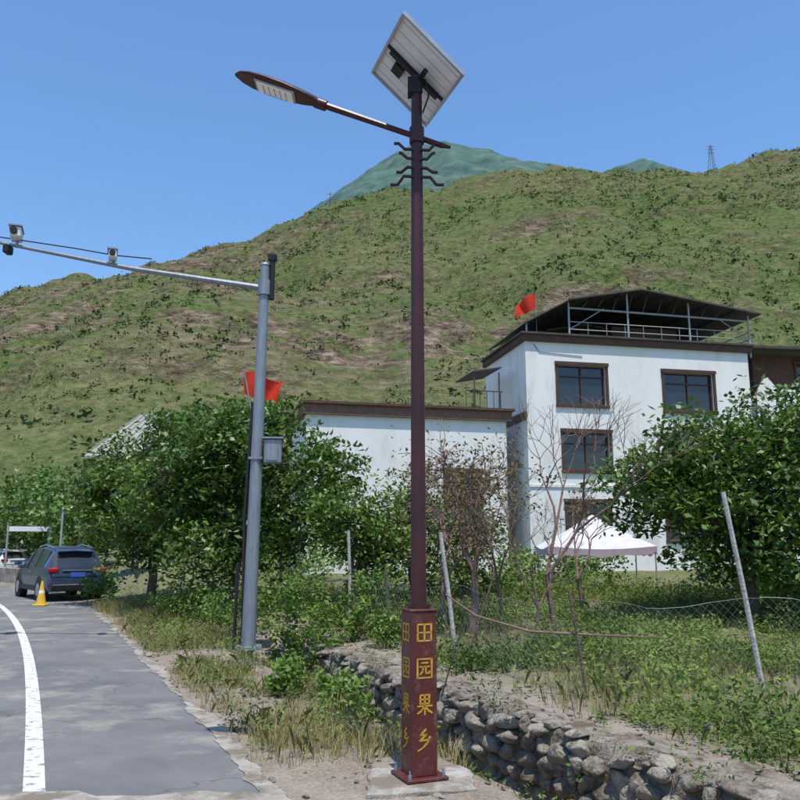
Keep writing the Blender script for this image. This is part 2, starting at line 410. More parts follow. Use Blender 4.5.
for i in range(n+1):
    p=p0+dirw*(12.5*i/n)
    for j,z in enumerate(zz):
        f=float(fbm(i*.09*4,j*1.3,1.,3))*.035
        dx=[-.06,-.055,-.05,-.04,-.03,.02,.28,.3][j]
        bs.append((p.x+dx+f,p.y,z+ (f*.6 if j<7 else 0)))
fs=[]
for i in range(n):
    for j in range(7):fs.append((i*8+j,i*8+8+j,i*8+9+j,i*8+1+j))
mb.add(bs,fs,'mortar')
o=mb.obj('stone_retaining_wall')
for p in o.data.polygons:p.use_smooth=True
V=[];ny_=260;nn=9
for i in range(ny_):
    yy_=3.5+i*10.5/(ny_-1)
    for j in range(nn):
        f=j/(nn-1);w=.58+.14*math.sin(yy_*2.1)+.07*math.sin(yy_*5.3)+.05*math.sin(yy_*13)
        x=float(xw(yy_))-.02+f*w+.03*math.sin(yy_*9+j)
        V.append((x,yy_,.065+.035*float(fbm(x,yy_,.3,3))))
V=np.array(V)
base=gz(V[:,0],V[:,1]);ed=np.tile([0,1,1,1,1,1,1,1,0],ny_)
V[:,2]=np.maximum(V[:,2],base+.012*ed)
V[:,2]-=np.tile([.10,.02,0,0,0,0,0,.02,.07],ny_)
I=np.arange(ny_*nn).reshape(ny_,nn)
M['path']=mat('path_soil',(.20,.165,.125),(.38,.33,.27),3.5,.95,.9,45,detail=7,dirt=((.14,.105,.07),4,.47,.6))
o=npmesh('garden_path',V,np.stack([I[:-1,:-1],I[:-1,1:],I[1:,1:],I[1:,:-1]],-1).reshape(-1,4),'path')
o.data.polygons.foreach_set('use_smooth',[True]*len(o.data.polygons))
mb=MB()
for i in range(620):
    yy_=rs.uniform(5,14);x=rs.uniform(float(xe(yy_))+.05,float(xw(yy_))+1.6)
    s_=rs.uniform(.010,.04)*(1 if rs.random()>.07 else 2.4)
    z=max(float(gz(x,yy_)),.07 if 0<x-float(xw(yy_))<.5 else -9)
    stone(mb,(x,yy_,z+s_*.25),(s_,s_*.8,s_*.55),rs,lod=1 if s_<.05 else 0)
o=mb.obj('loose_stones')

# ---------------------------------------------------------------- solar street lamp
sl=empty('solar_street_lamp',(LX,LY,0))
def child(mb,name,par,smooth=False):
    o=mb.obj(name,par,smooth);o.matrix_parent_inverse=par.matrix_basis.inverted();return o
th=math.radians(22.6);w=.2
U=Vector((math.cos(th),math.sin(th),0));Wv=Vector((-math.sin(th),math.cos(th),0))
bc=Vector((LX,LY,0))
mb=MB();mb.box((LX,LY,.65),(w,w,1.14),'maroon2',th,bev=.006)
mb.box((LX,LY,1.228),(w+.014,w+.014,.016),'maroon2',th,bev=.004)
mb.box((LX,LY,.07),(.32,.32,.022),'maroon2',th,bev=.004)
for i in(-1,1):
    for j in(-1,1):
        p=bc+U*i*.13+Wv*j*.13
        mb.tube([(p.x,p.y,.08),(p.x,p.y,.11)],.014,6,'galv')
        mb.tube([(p.x,p.y,.08),(p.x,p.y,.135)],.007,6,'galv')
child(mb,'base_box',sl)
G={'tian':[[(.1,.12),(.1,.9),(.9,.9),(.9,.12),(.1,.12)],[(.5,.9),(.5,.12)],[(.1,.51),(.9,.51)]],
'yuan':[[(.08,.06),(.08,.94),(.92,.94),(.92,.06),(.08,.06)],[(.32,.76),(.68,.76)],[(.22,.58),(.78,.58)],[(.42,.58),(.38,.36),(.24,.22)],[(.57,.58),(.57,.27),(.78,.27),(.78,.36)]],
'guo':[[(.24,.54),(.24,.94),(.76,.94),(.76,.54),(.24,.54)],[(.24,.74),(.76,.74)],[(.5,.94),(.5,.03)],[(.08,.43),(.92,.43)],[(.48,.42),(.3,.22),(.08,.1)],[(.52,.42),(.7,.22),(.92,.1)]],
'xiang':[[(.55,.97),(.22,.72),(.58,.74),(.2,.46),(.74,.5)],[(.8,.62),(.62,.34),(.38,.14),(.1,.02)]]}
mb=MB()
def glyphs(org,ux,nv):
    for k,(nm,zc) in enumerate(zip(['tian','yuan','guo','xiang'],[1.07,.82,.57,.33])):
        s_=.135
        for st in G[nm]:
            for a,c in zip(st[:-1],st[1:]):
                A=org+ux*((a[0]-.5)*s_)+Vector((0,0,zc+(a[1]-.5)*s_*1.1));C=org+ux*((c[0]-.5)*s_)+Vector((0,0,zc+(c[1]-.5)*s_*1.1))
                d=(C-A);d.normalize();wa,wb=(.0085,.0055) if abs(d.z)>.5 else (.0055,.0062)
                sn=nv.cross(d)
                A2=A-d*.004;C2=C+d*.004;o1=nv*.0025
                mb.add([A2-sn*wa+o1,C2-sn*wb+o1,C2+sn*wb+o1,A2+sn*wa+o1],[(0,1,2,3)],'gold')
glyphs(bc-Wv*w/2,U,-Wv);glyphs(bc-U*w/2,-Wv,-U)
child(mb,'lettering',sl)
mb=MB()
mb.tube([(LX,LY,1.23),(LX,LY,1.3),(LX,LY,4.9),(LX,LY,5.52)],[.068,.062,.050,.046],8,'maroon',ph=.3)
mb.tube([(LX,LY,1.236),(LX,LY,1.27)],.085,12,'maroon')
zc=5.05
def armp(x):return (x,LY,zc+(LX-x)*.37)
mb.tube([armp(.36),armp(-.2),armp(-.66)],[.024,.026,.030],8,'maroon')
mb.tube([(LX,LY,zc-.06),(LX,LY,zc+.08)],.062,12,'maroon')
mb.tube([armp(.34),(.42,LY,4.955)],[.024,.012],8,'maroon')
for k,(zz_,l1,l2,dr) in enumerate([(4.92,.10,.14,.055),(4.84,.08,.10,.05),(4.76,.08,.12,-.04),(4.68,.11,.17,-.07)]):
    for sx in(-1,1):
        mb.tube([(LX,LY-.03,zz_),(LX+sx*l1,LY-.03,zz_-.005*sx),(LX+sx*(l1+.05),LY-.03,zz_+dr),(LX+sx*(l2+.05),LY-.03,zz_+dr)],.014,5,'maroon')
child(mb,'pole_and_arm',sl,True)
mb=MB()
ang=math.atan(.37);T=Matrix.Translation(armp(-.62))@Matrix.Rotation(math.pi,4,'Z')@Matrix.Rotation(-ang,4,'Y')
mb.M=T
st=[(0,.035,.035,.0),(.07,.042,.04,.0),(.11,.06,.045,0),(.22,.105,.05,.0),(.38,.14,.052,0),(.55,.145,.048,0),(.68,.125,.038,0),(.77,.085,.026,0),(.825,.02,.012,0)]
n=16;vs=[];fs=[]
for x,hw,ht,_ in st:
    for j in range(n):
        a=2*math.pi*j/n;cz=math.sin(a)
        zz_=ht*cz if cz>0 else ht*.55*max(cz,-.6)
        vs.append((x,hw*math.cos(a),zz_))
for i in range(len(st)-1):
    for j in range(n):fs.append((i*n+j,i*n+(j+1)%n,(i+1)*n+(j+1)%n,(i+1)*n+j))
fs.append(tuple(range(n))[::-1]);fs.append(tuple((len(st)-1)*n+j for j in range(n)))
mb.add(vs,fs,'maroon')
mb.box((.45,0,-.022),(.36,.18,.014),'alu',bev=.004)
mb.box((.45,0,-.031),(.32,.15,.012),'led',bev=.004)
for i in range(5):mb.box((.35+i*.05,0,-.0385),(.006,.12,.003),'alu')
mb.tube([(.0,0,0),(.1,0,0)],.045,12,'maroon')
child(mb,'lamp_head',sl,True)
mb=MB()
pc=Vector((LX+.0,LY+.02,5.655))
ph=math.radians(109);hD=Vector((math.cos(ph),math.sin(ph),0))
tl=math.radians(40);dn=Vector((math.sin(ph)*math.cos(tl),-math.cos(ph)*math.cos(tl),-math.sin(tl)))
nr=hD.cross(dn)
if nr.z<0:nr=-nr
R=Matrix((hD,dn,nr)).transposed().to_4x4()
mb.M=Matrix.Translation(pc)@R
LA,LB=.86,.68
mb.box((0,0,0),(LA-.02,LB-.02,.008),'pvwhite')
mb.box((0,0,.0065),(LA-.03,LB-.03,.004),'pv')
for i in range(7):
    mb.box(((i-3)*LA/7.6,0,-.0055),(.004,LB-.05,.002),'alu')
for i in(-1,1):
    mb.box((i*(LA/2-.01),0,-.006),(.022,LB,.036),'alu');mb.box((0,i*(LB/2-.01),-.0065),(LA-.045,.022,.035),'alu')
mb.box((0,0,-.0065),(.028,LB-.045,.03),'black')
mb.box((0,0,-.035),(.045,LB*.8,.03),'black')
mb.box((0,.07,-.068),(LA*.45,.04,.03),'black')
mb.box((.12,-.14,-.03),(.12,.1,.03),'black')
child(mb,'solar_panel',sl)
mb=MB()
mb.tube([(LX,LY,5.45),(LX,LY,5.54),(LX,LY,5.60)],[.05,.05,.04],8,'maroon')
mb.box((LX-.02,LY,5.50),(.11,.11,.14),'black')
mb.tube([(LX+.07,LY-.03,5.56),(LX+.10,LY-.04,5.40),(LX+.05,LY-.04,5.25)],.008,5,'black')
child(mb,'panel_bracket',sl)

# ---------------------------------------------------------------- camera mast (grey)
gx,gy=-2.56,14.
cm=empty('traffic_camera_mast',(gx,gy,0))
def mx_at(z):return gx+.013*z
mb=MB()
mb.tube([(gx,gy,-.05),(mx_at(6.75),gy,6.75)],[.125,.085],12,'galv')
mb.tube([(mx_at(6.75),gy,6.75),(mx_at(6.75),gy,6.8)],[.095,.06],12,'galv')
mb.tube([(gx+.22,gy,6.1),(gx+.22,gy,6.85)],[.05,.05],8,'black')
mb.box((gx+.22,gy,6.9),(.16,.12,.14),'black',bev=.02)
mb.tube([(gx-.1,gy,0),(gx-.13,gy-.02,2.2),(gx-.06,gy,4.2)],.028,6,'black')
mb.tube([(gx-.22,gy-.1,-.02),(gx-.2,gy-.1,1.4)],.03,6,'black')
mb.box((gx,gy,.01),(.45,.45,.05),'galv',.2)
child(mb,'mast',cm,True)
mb=MB()
mb.tube([(gx+.05,gy,6.32),(gx-2.4,gy,6.70),(gx-4.85,gy,7.20)],[.06,.045,.032],8,'galv')
mb.tube([(mx_at(6.3),gy,6.18),(mx_at(6.3),gy,6.46)],.12,12,'galv')
child(mb,'arm',cm,True)
mb=MB()
def cam(x,z,s_=1):
    mb.tube([(x,gy,z),(x,gy,z+.14*s_)],.03,6,'galv')
    mb.box((x,gy-.06,z+.24*s_),(.2*s_,.4*s_,.2*s_),'pvwhite',.35,bev=.02)
    mb.box((x-.01,gy-.05,z+.355*s_),(.24*s_,.48*s_,.025),'galv',.35)
    mb.tube([(x+.02,gy-.2*s_,z+.24*s_),(x+.06,gy-.32*s_,z+.24*s_)],.07*s_,10,'black')
cam(gx-4.5,7.10,.95);cam(gx-2.7,6.74,.75)
mb.box((gx-4.65,gy-.02,7.05),(.12,.2,.16),'black',bev=.02)
mb.tube([(gx-4.85,gy-.02,7.3),(gx-3.4,gy,7.08),(gx-2.7,gy,6.95),(gx-2.0,gy,6.88)],.012,4,'black')
mb.box((gx-4.95,gy,7.2),(.34,.05,.03),'black')
child(mb,'cameras',cm)
mb=MB()
mb.box((gx+.33,gy-.02,3.32),(.30,.24,.42),'galv',.1,bev=.02)
mb.box((gx+.33,gy-.02,3.55),(.36,.30,.03),'galv',.1)
mb.box((gx+.335,gy-.146,3.3),(.2,.01,.28),'galv',.1)
mb.tube([(gx,gy,3.45),(gx+.25,gy,3.45)],.02,6,'galv')
mb.box((gx+.04,gy,3.2),(.24,.24,.04),'galv')
child(mb,'control_box',cm)

def flag(name,base,h,w_,hh,dx,dy,droop=.25,staff_from=None):
    e=empty(name,base)
    mb=MB();b0=Vector(staff_from or base)
    mb.tube([b0,Vector(base)+Vector((0,0,h))],.014,6,'galv')
    child(mb,'staff',e)
    mb=MB();n=16;m=10;vs=[]
    for i in range(n):
        for j in range(m):
            u=i/(n-1);v=j/(m-1)
            vs.append((base[0]+dx*u*w_+.06*w_*math.sin(u*9+v*2)*u,base[1]+dy*u*w_+.16*w_*math.sin(u*9+v*3)*u,base[2]+h-v*hh-droop*hh*u*u*1.2+.09*hh*math.sin(u*7+v*2)))
    mb.add(vs,[(i*m+j,(i+1)*m+j,(i+1)*m+j+1,i*m+j+1) for i in range(n-1) for j in range(m-1)],'red')
    child(mb,'cloth',e,True)
flag('red_flag',(gx-.26,gy+.18,4.0),.78,.66,.42,1,.1,.35,(gx-.0,gy+.1,3.6))
flag('red_flag',(5.75,32.6,10.2),1.95,1.0,.66,-.9,-.2,.7)

# ---------------------------------------------------------------- buildings
def facade(mb,mg,mf,O,u,nrm,l0,l1,z0,z1,holes,k='wall',fr='frame',rev=.18,trim=True):
    P=lambda l,z,d=0:(O[0]+u[0]*l+nrm[0]*d,O[1]+u[1]*l+nrm[1]*d,z)
    ls=sorted({l0,l1,*[h[0] for h in holes],*[h[1] for h in holes]});zs=sorted({z0,z1,*[h[2] for h in holes],*[h[3] for h in holes]})
    for a,b_ in zip(ls[:-1],ls[1:]):
        for c,d in zip(zs[:-1],zs[1:]):
            cl=(a+b_)/2;cz=(c+d)/2
            if any(h[0]<cl<h[1] and h[2]<cz<h[3] for h in holes):continue
            mb.add([P(a,c),P(b_,c),P(b_,d),P(a,d)],[(0,1,2,3)],k)
    rz=math.atan2(u[1],u[0])
    for a,b_,c,d in holes:
        mb.add([P(a,c),P(b_,c),P(b_,d),P(a,d),P(a,c,-rev),P(b_,c,-rev),P(b_,d,-rev),P(a,d,-rev)],[(0,4,5,1),(1,5,6,2),(2,6,7,3),(3,7,4,0)],k)
        mg.add([P(a,c,-rev+.02),P(b_,c,-rev+.02),P(b_,d,-rev+.02),P(a,d,-rev+.02)],[(0,1,2,3)],'glass')
        def bar(la,lb,za,zb,dp=-rev+.06,t=.06):
            mf.box(P((la+lb)/2,(za+zb)/2,dp),(lb-la,t,zb-za),fr,rz)
        f=.06
        bar(a,b_,c,c+f);bar(a,b_,d-f,d);bar(a,a+f,c+f,d-f);bar(b_-f,b_,c+f,d-f)
        m=(a+b_)/2;bar(m-.03,m+.03,c+f,d-f,-rev+.055);bar(a+f,m-.03,d-.48,d-.43,-rev+.05);bar(m+.03,b_-f,d-.48,d-.43,-rev+.05)
        if trim:
            bar(a-.14,b_+.14,c-.12,c-.003,.03,.10);bar(a-.14,b_+.14,d+.003,d+.14,.04,.12)
            bar(a-.12,a-.003,c,d,.02,.07);bar(b_+.003,b_+.12,c,d,.02,.07)
a12=math.radians(12)
u=(math.cos(a12),math.sin(a12));nf=(u[1],-u[0]);sd=(-math.sin(a12),math.cos(a12));nl=(-u[0],-u[1])
O=(5.15,32.)
hs=empty('white_farmhouse',(10,34,0))
mb=MB();mg=MB();mf=MB()
W_,D_=10.3,5.2
holes=[(1.4,3.5,7.4,9.05),(6.2,8.5,7.3,8.95),(1.55,3.55,4.7,6.25),(6.2,8.4,4.6,6.2),(1.6,3.4,1.9,3.4),(6.0,8.2,1.9,3.5)]
facade(mb,mg,mf,O,u,nf,0,W_,-.2,10.15,holes)
facade(mb,mg,mf,O,sd,nl,0,D_,-.2,10.15,[])
P=lambda l,d,z:(O[0]+u[0]*l+sd[0]*d,O[1]+u[1]*l+sd[1]*d,z)
mb.add([P(W_,0,-.2),P(W_,D_,-.2),P(W_,D_,10.15),P(W_,0,10.15),P(0,D_,-.2),P(0,D_,10.15)],[(0,1,2,3),(1,4,5,2)],'wall')
mb.add([P(.1,.1,9.75),P(W_-.1,.1,9.75),P(W_-.1,D_-.1,9.75),P(.1,D_-.1,9.75)],[(0,1,2,3)],'concrete')
child(mb,'walls',hs);child(mg,'window_glass',hs);child(mf,'window_frames',hs)
mb=MB()
mb.box(P(W_/2,-.03,10.13),(W_+.3,.22,.28),'brown',a12);mb.box(P(W_/2,-.06,10.31),(W_+.45,.34,.08),'roofdark',a12)
mb.box(P(-.03,D_/2+.1,10.13),(.22,D_-.1,.276),'brown',a12);mb.box(P(-.06,D_/2+.12,10.308),(.34,D_-.1,.078),'roofdark',a12)
mb.box(P(W_/2,-.02,4.05),(W_,.05,.10),'wall',a12)
mb.box(P(-.02,D_/2,6.9),(.05,D_,.35),'redbrown',a12)
mb.tube([P(.35,-.02,9.9),P(.6,-.02,9.55),P(2.5,-.02,9.45)],.012,4,'black')
child(mb,'trim',hs)
mb=MB()
def quadslab(pts,t,k):
    lo=[(p[0],p[1],p[2]-t) for p in pts];n=len(pts)
    mb.add(list(pts)+lo,[tuple(range(n)),tuple(range(n,2*n))[::-1]]+[(i,(i+1)%n,n+(i+1)%n,n+i) for i in range(n)],k)
zl,zr,zm,lm=11.85,11.75,12.5,5.2
quadslab([P(1.9,-.35,zl),P(lm,-.35,zm),P(lm,5.5,zm),P(1.9,5.5,zl)],.07,'roofdark')
quadslab([P(lm+.003,-.35,zm),P(10.9,-.35,zr),P(10.9,5.5,zr),P(lm+.003,5.5,zm)],.07,'roofdark')
quadslab([P(1.88,-.3,zl-.04),P(1.88,5.4,zl-.04),P(.1,5.2,10.85),P(.1,.0,10.85)],.05,'roofdark')
mb.add([P(1.95,5.2,10.2),P(10.6,5.2,10.2),P(10.6,5.2,zr-.1),P(lm,5.2,zm-.1),P(1.95,5.2,zl-.1)],[(0,1,2,3,4)],'roofdark')
def roofz(l):return zl+(zm-zl)*(l-1.9)/(lm-1.9) if l<lm else zm-(zm-zr)*(l-lm)/(10.9-lm)
for l in(2.0,4.7,7.6,10.5):
    mb.tube([P(l,.05,9.8),P(l,.05,roofz(l)-.08)],.045,6,'steel')
    mb.tube([P(l,5.1,9.8),P(l,5.1,roofz(l)-.08)],.05,6,'roofdark')
mb.tube([P(2,.05,11.55),P(10.5,.05,11.45)],.045,6,'steel')
for l in np.arange(2.6,10.4,.7):
    mb.tube([P(l,.05,11.52),P(l+.3,.05,roofz(l+.3)-.08)],.02,4,'roofdark')
for l in(3,4.3,5.6,7,8.4,9.7):
    mb.tube([P(l,-.3,roofz(l)-.11),P(l,5.3,roofz(l)-.11)],.035,4,'roofdark')
for z in(10.62,10.95):
    mb.tube([P(2,.05,z),P(10.5,.05,z)],.022,6,'steel')
    mb.tube([P(10.5,.05,z),P(10.5,5.1,z)],.022,6,'steel')
for l in np.arange(2.0,10.6,.85):mb.tube([P(l,.05,10.3),P(l,.05,10.95)],.014,4,'steel')
mb.tube([P(2,.05,10.6),P(3.6,.05,11.6)],.022,5,'steel');mb.tube([P(10.5,.05,10.6),P(9,.05,11.5)],.022,5,'steel')
mb.tube([P(.2,.3,10.2),P(.2,.3,10.85)],.04,6,'steel');mb.tube([P(.2,5,10.2),P(.2,5,10.85)],.04,6,'steel')
mb.tube([P(3.5,2.5,9.76),P(3.5,2.5,11.0)],.5,16,'steel')
mb.box(P(6.5,2.8,10.6),(3.2,1.8,1.6),'brown',a12)
child(mb,'roof_canopy',hs)

h2=empty('white_farmhouse',(1,35,0))
O2=(-3.6,30.5);a2=math.radians(14);u2=(math.cos(a2),math.sin(a2));n2=(u2[1],-u2[0]);s2=(-math.sin(a2),math.cos(a2))
mb=MB();mg=MB();mf=MB()
facade(mb,mg,mf,O2,u2,n2,0,8.2,-.2,6.9,[(5.6,7.0,3.2,4.6)])
facade(mb,mg,mf,O2,s2,(-u2[0],-u2[1]),0,5,-.2,6.9,[])
P2=lambda l,d,z:(O2[0]+u2[0]*l+s2[0]*d,O2[1]+u2[1]*l+s2[1]*d,z)
mb.add([P2(8.2,0,-.2),P2(8.2,5,-.2),P2(8.2,5,6.9),P2(8.2,0,6.9),P2(0,5,-.2),P2(0,5,6.9)],[(0,1,2,3),(1,4,5,2)],'wall')
mb.add([P2(.05,.05,6.8),P2(8.15,.05,6.8),P2(8.15,4.95,6.8),P2(.05,4.95,6.8)],[(0,1,2,3)],'concrete')
child(mb,'walls',h2);child(mg,'window_glass',h2);child(mf,'window_frames',h2)
mb=MB()
mb.box(P2(4.1,-.04,6.9),(8.6,.24,.4),'redbrown',a2);mb.box(P2(4.1,-.08,7.15),(8.8,.4,.10),'brown',a2)
mb.box(P2(-.04,2.7,6.9),(.24,5.0,.396),'redbrown',a2);mb.box(P2(-.06,2.75,7.148),(.38,5.0,.098),'brown',a2)
child(mb,'cornice',h2)
mb=MB()
for l in np.arange(6.6,8.3,.3):mb.tube([P2(l,.3,7.1),P2(l,.3,8.0)],.015,4,'roofdark')
mb.tube([P2(6.6,.3,8.0),P2(8.2,.3,8.0)],.025,5,'roofdark')
quadslab([P2(7.0,.6,8.9),P2(8.3,.6,9.15),P2(8.3,3,9.15),P2(7.0,3,8.9)],.05,'roofdark')
for l,d in((7.1,.7),(8.2,.7)):mb.tube([P2(l,d,6.8),P2(l,d,8.9)],.035,5,'roofdark')
child(mb,'rooftop_railing',h2)

h3=empty('brown_farmhouse',(20,38,0))
O3=(16.0,35.5);a3=math.radians(8);u3=(math.cos(a3),math.sin(a3));n3=(u3[1],-u3[0]);s3=(-math.sin(a3),math.cos(a3))
P3=lambda l,d,z:(O3[0]+u3[0]*l+s3[0]*d,O3[1]+u3[1]*l+s3[1]*d,z)
mb=MB();mg=MB();mf=MB()
facade(mb,mg,mf,O3,u3,n3,0,9,-.2,8.3,[(1.2,3.0,5.6,7.2),(5,6.8,5.6,7.2)])
facade(mb,mg,mf,O3,s3,(-u3[0],-u3[1]),0,6,-.2,8.3,[])
facade(mb,mg,mf,P3(.4,.6,0),u3,n3,0,8,8.3,10.4,[(2.2,3.4,8.7,10.0)],k='brown')
mb.add([P3(.4,.6,8.3),P3(.4,6,8.3),P3(.4,6,10.4),P3(.4,.6,10.4)],[(0,1,2,3)],'brown')
mb.add([P3(-.2,-.5,8.0),P3(.4,-.5,9.1),P3(.8,-.5,8.6),P3(3,-.5,8.5),P3(3,-.5,-.2),P3(-.2,-.5,-.2),P3(-.2,0,8.0),P3(.4,0,9.1),P3(.8,0,8.6),P3(3,0,8.5),P3(-.2,0,-.2)],[(0,1,2,3,4,5),(0,6,7,1),(1,7,8,2),(2,8,9,3),(5,10,6,0)],'wall')
child(mb,'walls',h3);child(mg,'window_glass',h3);child(mf,'window_frames',h3)
mb=MB()
quadslab([P3(-.3,-.6,10.55),P3(9,-.6,10.55),P3(9,6,11.1),P3(-.3,6,11.1)],.12,'roofdark')
mb.box(P3(4.5,-.03,8.3),(9.2,.2,.2),'brown',a3)
child(mb,'roof',h3)

sh=empty('sheet_roof_shed',(-11,31,0));mb=MB()
quadslab([(-11.9,29.8,4.95),(-9.7,30.4,5.3),(-9.6,32.8,7.1),(-10.7,32.6,7.0)],.06,'beige')
for i in range(7):
    f=i/6;a=Vector((-11.9,29.8,4.98)).lerp(Vector((-9.7,30.4,5.33)),f);c=Vector((-10.7,32.6,7.03)).lerp(Vector((-9.6,32.8,7.13)),f)
    mb.tube([a,c],.025,4,'beige')
child(mb,'roof_sheet',sh)
mb=MB()
for x,y_,z in((-11.8,29.9,4.9),(-9.8,30.45,5.2),(-10.65,32.5,6.8),(-9.7,32.7,7.0)):mb.tube([(x,y_,0),(x,y_,z)],.05,6,'roofdark')
child(mb,'posts',sh)

ct=empty('canopy_tent',(5.7,24,0));mb=MB()
c=Vector((5.7,24.0,2.6));z0=float(gz(5.7,24))
cx=[(-1.5,-.9),(1.6,-.9),(1.6,1.1),(-1.5,1.1)]
rim=[]
for i in range(4):
    a=cx[i];b_=cx[(i+1)%4]
    for j in range(6):
        f=j/6;rim.append((c.x+a[0]*(1-f)+b_[0]*f,c.y+a[1]*(1-f)+b_[1]*f,1.68-.09*math.sin(f*math.pi)))
mid=[(c.x+(p[0]-c.x)*.5,c.y+(p[1]-c.y)*.5,2.08+.03*math.sin(i*2.1)) for i,p in enumerate(rim)]
low=[(p[0]*1.0,p[1],p[2]-.20-.04*math.sin(i*2.6)) for i,p in enumerate(rim)]
m=24
mb.add(rim+mid+[tuple(c)],[(i,(i+1)%m,m+(i+1)%m,m+i) for i in range(m)]+[(m+i,m+(i+1)%m,2*m) for i in range(m)],'tarp')
mb.add(rim+low,[(i,(i+1)%m,m+(i+1)%m,m+i) for i in range(m)],'pink')
for q in cx:mb.tube([(c.x+q[0]*.97,c.y+q[1]*.97,z0),(c.x+q[0]*.97,c.y+q[1]*.97,1.66)],.022,5,'steel')
child(mb,'canopy',ct)

# ---------------------------------------------------------------- cars
def car(name,loc,heading,paint,suv=True):
    e=empty(name,loc)
    rot=math.atan2(heading[1],heading[0])
    T=Matrix.Translation(loc)@Matrix.Rotation(rot,4,'Z')
    mb=MB();mb.M=T
    k=1 if suv else .9
    st=[(-2.27,.42,.74,.78,.78,.76),(-2.22,.30,.95,1.02,.88,.74),(-1.86,.28,1.02,1.50*k,.91,.64),(-1.5,.28,1.02,1.60*k,.92,.62),(-.5,.26,1.0,1.67*k,.92,.62),(.35,.26,.98,1.62*k,.92,.61),(1.1,.26,.98,1.10,.91,.72),(1.9,.28,.88,.96,.88,.66),(2.22,.36,.66,.74,.78,.6)]
    vs=[];sec=[]
    for x,zb,ze,zt,w_,wt in st:
        half=[(w_*.9,zb),(w_,zb+.18),(w_*1.0,(zb+ze)/2+.1),(w_*.97,ze),(wt+.02,zt-.07),(wt*.85,zt-.01),(0,zt+.02)]
        full=[(p,z) for p,z in half]+[(-p,z) for p,z in half[-2::-1]]
        sec.append(len(full));vs+=[(x,p,z) for p,z in full]
    n=sec[0]
    for i in range(len(st)-1):
        for j in range(n-1):
            kk=paint
            cab=i in(2,3,4,5)
            if j in(3,8) and cab:kk='glass'
            if i in(1,5) and 4<=j<=7:kk='glass'
            mb.add([vs[i*n+j],vs[i*n+j+1],vs[(i+1)*n+j+1],vs[(i+1)*n+j]],[(0,1,2,3)],kk)
        mb.add([vs[i*n],vs[(i+1)*n],vs[(i+1)*n+n-1],vs[i*n+n-1]],[(0,1,2,3)],'black')
    for i in(0,len(st)-1):mb.add([vs[i*n+j] for j in range(n)],[tuple(range(n))],paint)
    for sx in(-1,1):
        for xx,z2 in((-1.55,1.56*k),(-.55,1.61*k),(.5,1.52*k)):
            mb.tube([(xx,sx*.905,1.0),(xx+.04,sx*.655,z2-.03)],.035,4,paint)
        mb.box((-.2,sx*.925,.36),(2.6,.05,.14),'black')
        mb.box((.75,sx*1.0,1.02),(.14,.18,.13),paint,bev=.03)
        mb.box((-.2,sx*.937,.86),(.2,.02,.03),'alu')
        for wx in(-1.38,1.38):
            mb.tube([(wx,sx*.70,.34),(wx,sx*.925,.34)],.42,20,'black')
            mb.tube([(wx,sx*.70,.34),(wx,sx*.95,.34)],.34,20,'tyre')
            mb.tube([(wx,sx*.94,.34),(wx,sx*.956,.34)],.2,12,'alu')
        mb.box((-2.2,sx*.72,.94),(.14,.32,.14),'tail',bev=.03)
        mb.box((2.12,sx*.62,.72),(.2,.3,.12),'led',bev=.03)
    mb.box((-2.265,0,.80),(.03,.44,.14),'plate');mb.box((-2.26,0,.42),(.1,1.5,.2),'black',bev=.03)
    mb.box((-2.25,0,.93),(.06,.9,.03),'alu')
    mb.box((-1.95,0,1.60*k),(.3,1.1,.035),paint,bev=.01)
    for sx in(-1,1):mb.tube([(-1.6,sx*.57,1.63*k),(-.5,sx*.57,1.71*k),(.3,sx*.57,1.65*k)],.02,5,'alu')
    child(mb,'body',e,True)
    return e
car('parked_car',(-11.35,27.2,.01),(-.60,.80),'carpaint')
car('parked_car',(-25.5,52,.01),(.9,-.3),'carwhite',False)
car('parked_car',(-21.6,43.5,.01),(-.8,.55),'carwhite',False)
tc_=empty('traffic_cone',(-10.25,23.5,0));mb=MB();cx_,cy_=-10.25,23.5
mb.box((cx_,cy_,.03),(.36,.36,.04),'yellow',bev=.008)
mb.tube([(cx_,cy_,.05),(cx_,cy_,.36)],[.14,.085],14,'yellow',False);mb.tube([(cx_,cy_,.36),(cx_,cy_,.44)],[.085,.07],14,'pvwhite',False);mb.tube([(cx_,cy_,.44),(cx_,cy_,.7)],[.07,.025],14,'yellow')
child(mb,'cone_body',tc_,True)

mb=MB()
mb.box((-18.3,40,2.5),(2.0,.06,.24),'pvwhite',.3);
for x,y_ in((-19.2,39.7),(-17.4,40.3)):mb.tube([(x,y_,0),(x,y_,2.7)],.05,6,'steel')
mb.obj('banner_sign')
mb=MB();mb.tube([(-14.2,34,0),(-14.2,34,3.2)],[.05,.045],8,'steel');mb.tube([(-14.2,34,3.2),(-14.2,34,3.3)],[.08,.04],8,'galv');mb.obj('white_post')
mb=MB()
pts=[(-13.6,29.5),(-17,35),(-23,41.5)]
for a,c_ in zip(pts[:-1],pts[1:]):
    q=((a[0]+c_[0])/2,(a[1]+c_[1])/2);ln=math.dist(a,c_);mb.box((q[0]+1.2,q[1],.3),(ln,.25,.8),'edge',math.atan2(c_[1]-a[1],c_[0]-a[0]),bev=.02)
mb.obj('roadside_wall')

